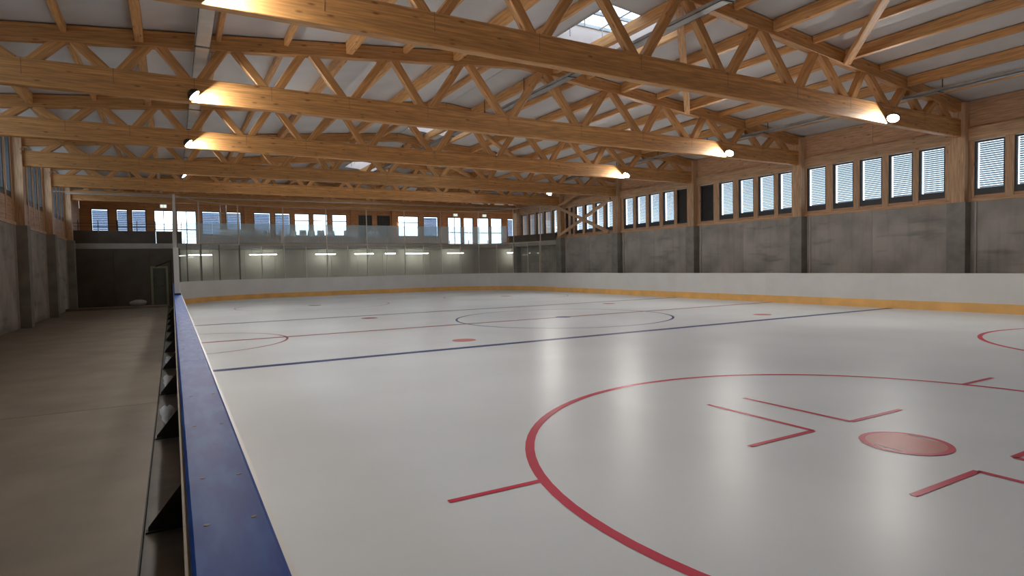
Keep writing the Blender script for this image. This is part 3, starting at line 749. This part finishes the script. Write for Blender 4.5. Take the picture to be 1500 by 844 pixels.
def slab_piece(x0, x1, y0, y1):
    e = 0.006; vs = []
    xs = [x0+e, x1-e]
    if x0 < RIDGE-0.01 < x1-0.01: xs = [x0+e, RIDGE, x1-e]
    for x in xs:
        for y in (y0+e, y1-e):
            for dz in (0, 0.08): vs.append((x, y, ceil_z(x)+dz))
    fs = []
    for i in range(len(xs)-1):
        a = i*4; b = a+4
        fs += [(a, b, b+2, a+2), (a+1, a+3, b+3, b+1), (a, a+1, b+1, b), (a+2, b+2, b+3, a+3)]
    fs += [(0, 2, 3, 1), (len(vs)-4, len(vs)-3, len(vs)-1, len(vs)-2)]
    return mesh('ceiling_panel', vs, fs, 'ceil', ce)
for (a, b) in ybays:
    for x0, x1 in zip(xgrid[:-1], xgrid[1:]):
        if x0 == SKX[0] and a in SKY_BAYS:
            s0, s1 = SKY_BAYS[a]
            slab_piece(x0, x1, a, s0); slab_piece(x0, x1, s1, b)
        else: slab_piece(x0, x1, a, b)
# roof covering above the boards (keeps daylight out of the joints)
rv = []; 
def cover(x0, x1, y0, y1):
    mesh('roof_sheet', [(x0, y0, ceil_z(x0)+0.12), (x1, y0, ceil_z(x1)+0.12), (x1, y1, ceil_z(x1)+0.12), (x0, y1, ceil_z(x0)+0.12)], [(0, 1, 2, 3)], 'black', ce)
cover(XL-0.6, RIDGE, NEAR-0.4, FY+0.4); cover(RIDGE, SKX[0], NEAR-0.4, FY+0.4); cover(SKX[1], 23.4, NEAR-0.4, FY+0.4)
yy = NEAR-0.4
for s0, s1 in sorted(SKY_BAYS.values()): cover(SKX[0], SKX[1], yy, s0); yy = s1
cover(SKX[0], SKX[1], yy, FY+0.4)
for (a, b) in ybays[1:]:
    for x, big in PUR:
        wd, dp = (0.15, 0.26) if big else (0.10, 0.16)
        z = ceil_z(x)-0.012-dp/2
        beam('purlin', (x, a+0.11, z), (x, b-0.11, z), wd, dp, 'purlin', ce)
    # diagonal wind brace in the right roof slope
    beam('wind_brace', (8.95, a+0.15, ceil_z(8.95)-0.32), (14.15, b-0.15, ceil_z(14.15)-0.32), 0.16, 0.14, 'purlin', ce)
si = 0
for a, (s0, s1) in sorted(SKY_BAYS.items()):
    sk = empty('skylight', ((SKX[0]+SKX[1])/2, (s0+s1)/2, ceil_z((SKX[0]+SKX[1])/2)))
    tag(sk, ['glazed roof skylight behind the camera over the near rink end', 'bright glazed roof skylight nearest in view, behind the nearest timber truss', 'bright glazed roof skylight in the middle of the hall', 'farthest bright glazed roof skylight'][si], 'skylight', 'roof skylights'); si += 1
    lx0, lx1 = SKX[0]-sk.location.x, SKX[1]-sk.location.x; ly = (s1-s0)/2; t = 0.06; hh = 0.55; sl = 0.095
    def lz(x): return -sl*x
    c = MB()
    for x0, x1, y0, y1 in ((lx0-t, lx0, -ly-t, ly+t), (lx1, lx1+t, -ly-t, ly+t), (lx0, lx1, -ly-t, -ly), (lx0, lx1, ly, ly+t)):
        c.add([(x0, y0, lz(x0)), (x1, y0, lz(x1)), (x1, y1, lz(x1)), (x0, y1, lz(x0)), (x0, y0, hh), (x1, y0, hh), (x1, y1, hh), (x0, y1, hh)], BOXF)
    c.build('curb', 'curb', sk)
    for k in range(3):
        y0 = -ly+2*ly*k/3; y1 = -ly+2*ly*(k+1)/3
        mesh('glass_pane', boxv(lx0-t, lx1+t, y0+0.02, y1-0.02, hh+0.04, hh+0.055), BOXF, 'skyglass', sk)
    for k in range(4):
        y0 = -ly+2*ly*k/3; mesh('glazing_bar', boxv(lx0-t, lx1+t, y0-0.03, y0+0.03, hh, hh+0.08), BOXF, 'galv', sk)
    fr_ = MB()
    fr_.tube((lx0+0.3, -ly+0.1, hh-0.06), (lx0+0.3, ly-0.1, hh-0.06), 0.018, 6); fr_.tube((lx0+1.3, -ly+0.1, hh-0.06), (lx0+1.3, ly-0.1, hh-0.06), 0.018, 6)
    for yv in (-ly*0.55, ly*0.2, ly*0.75):
        fr_.tube((lx0+0.3, yv, hh-0.06), (lx0+0.3, yv, 0.12), 0.014, 6); fr_.tube((lx0+1.3, yv, hh-0.06), (lx0+1.3, yv, 0.05), 0.014, 6)
    fr_.build('opener_rods', 'galv', sk)

# ------------------------------------------------------------------ trusses
BN = [-3.75, -2.4, -1.0, 0.38, 1.86, 3.53, 5.45, 7.72, 10.08, 12.37, 14.40, 16.2, 17.8, 19.3]
TN = [-3.1, -1.7, -0.31, 1.06, 2.64, 4.53, 6.52, 8.87, 11.12, 13.2, 15.1, 16.95, 18.55]
TW = 0.18; BZ0, BZ1 = 4.93, 5.43
tn_lab = ['timber roof truss behind the camera, out of the frame', 'timber roof truss just overhead, nearest to the camera position', 'timber roof truss crossing the top of the picture, nearest in view', 'second timber roof truss in view, lamps at both ends', 'third timber roof truss in view, between two lamps', 'fourth timber roof truss in view, darker bottom chord', 'fifth timber roof truss in view, its front evenly lit', 'farthest timber roof truss, dark, just before the gallery windows']
def make_truss():
    t = empty('roof_truss')
    o = beam('bottom_chord', (XL+0.02, 0, (BZ0+BZ1)/2), (XR-0.02, 0, (BZ0+BZ1)/2), TW, BZ1-BZ0, 'glulam', t)
    hh = 0.32
    beam('top_chord', (XL+0.02, 0, tcb(XL)+hh/2), (RIDGE, 0, tcb(RIDGE)+hh/2), TW, hh, 'glulam', t)
    beam('top_chord', (RIDGE, 0, tcb(RIDGE)+hh/2), (XR-0.02, 0, tcb(XR)+hh/2), TW, hh, 'glulam', t)
    for i, x in enumerate(TN):
        for bxn, dx in ((BN[i], 0.13), (BN[i+1], -0.13)):
            sgn = 1 if dx > 0 else -1
            beam('web_strut', (bxn+sgn*0.12, 0, BZ1-0.05), (x-sgn*0.10, 0, tcb(x)+0.05), TW-0.02, 0.18, 'strut', t, upv=(0, 0, 1))
    for x in BN[1:-1]:
        box('joint_slot', x-0.006, x+0.006, -TW/2-0.0015, TW/2+0.0015, BZ1-0.30, BZ1-0.002, 'slot', t)
    return t
tr0 = None
for i, yk in enumerate(TY):
    t = make_truss() if tr0 is None else copy_tree(tr0)
    tr0 = tr0 or t; t.location = (0, yk, 0)
    tag(t, tn_lab[i], 'truss', 'roof trusses')

# ------------------------------------------------------------------ floodlights on the trusses
def make_lamp(side, m, behind=False):
    """side=+1 shines toward +X"""
    f = empty('floodlight'); a = math.radians(45)
    d = Vector((side*math.cos(a), -0.10, -math.sin(a))).normalized(); u = Vector((0, 1, 0)); v = d.cross(u).normalized(); u = v.cross(d)
    hw, hv = 0.145, 0.125
    def q(a_, b_, c_): return d*a_+u*b_+v*c_
    h = MB(); n = 16; cs = [(math.cos(2*math.pi*i/n), math.sin(2*math.pi*i/n)) for i in range(n)]
    vs = [q(0.004, hw*c, hv*e) for c, e in cs]+[q(-0.05, hw*c, hv*e) for c, e in cs]+[q(-0.11, hw*.55*c, hv*.55*e) for c, e in cs]
    h.add(vs, [tuple(range(2*n, 3*n))[::-1]]+[(k*n+i, k*n+(i+1) % n, (k+1)*n+(i+1) % n, (k+1)*n+i) for k in (0, 1) for i in range(n)]); h.build('housing', 'black', f)
    ln = MB(); ln.add([q(0.002, hw*.93*c, hv*.93*e) for c, e in cs], [tuple(range(n))]); ln.build('lens', m, f)
    by = -0.218 if behind else 0.168
    b = MB(); b.bar(q(-0.05, hw+0.01, 0), (0, by, 0.12), 0.02, 0.012); b.bar(q(-0.05, -hw-0.01, 0), (0, by, 0.12), 0.02, 0.012); b.build('bracket', 'black', f)
    return f
proto = {}
for i, yk in enumerate(TY[:6]):
    if i == 0: continue
    for side, x in ((1, 0.37), (-1, 15.93)):
        behind = i == 5
        key = (side, behind, i == 1)
        f = make_lamp(side, 'lampdim' if behind else 'lampnear' if i == 1 else 'lamp', behind) if key not in proto else copy_tree(proto[key])
        proto.setdefault(key, f)
        f.location = (x, yk-TW/2-0.17, 5.03) if not behind else (x, yk+TW/2+0.22, 4.96)
        f.rotation_euler.z = 0.0 if not behind else 0.0
        tag(f, 'floodlight at the %s end of the %s' % ('left' if side > 0 else 'right', ['roof truss behind the camera', 'truss just overhead at the camera', 'nearest roof truss in view', 'second roof truss in view', 'third roof truss in view', 'fourth roof truss in view'][i]), 'floodlight', 'floodlights on the trusses')

# ------------------------------------------------------------------ cable trays and services
def tray(name, x, z, wd, dp, y0, y1, m, label, hang, cat='cable tray'):
    t = empty(name, (x, y0, z)); tag(t, label, cat)
    L = y1-y0; q = MB()
    q.box(-wd/2, wd/2, 0, L, -dp/2, -dp/2+0.012).box(-wd/2, -wd/2+0.01, 0, L, -dp/2, dp/2).box(wd/2-0.01, wd/2, 0, L, -dp/2, dp/2)
    q.build('tray', m, t)
    y = 1.3
    while y < L:
        if hang and SKX[0] < x < SKX[1] and any(q0-0.2 < y0+y < q1+0.2 for q0, q1 in SKY_BAYS.values()):
            y += 0.4; continue
        if hang:
            MB().tube((wd/2-0.02, y, dp/2), (wd/2-0.02, y, ceil_z(x)-z), 0.014, 6).build('hanger', 'darkpost', t)
            MB().box(-wd/2-0.02, wd/2+0.02, y-0.02, y+0.02, -dp/2-0.02, -dp/2).build('bracket', 'darkpost', t)
        else:
            MB().box(-wd/2-0.01, wd/2+0.03, y-0.03, y+0.03, -dp/2-0.015, -dp/2).build('bracket', 'darkpost', t)
        y += 2.575
    return t
tray('cable_tray', 9.0, 1.479+0.533*9.14, 0.22, 0.08, -1.0, 38.5, 'galv', 'grey metal cable tray hung along the hall under the ridge', True)
tray('cable_tray', 0.52, 5.88, 0.26, 0.10, -1.0, 33.0, 'palegalv', 'pale metal cable trunking along the hall above the left floodlights', False)
tray('cable_tray', 17.0, 5.72, 0.20, 0.08, -1.0, 33.0, 'galv', 'grey metal cable tray hung near the right wall', True)

# ------------------------------------------------------------------ ground outside
og = box('outside_ground', -60, 80, -60, 120, -0.8, -0.6, 'gravel'); tag(og, 'grey ground outside the hall', kind='structure')
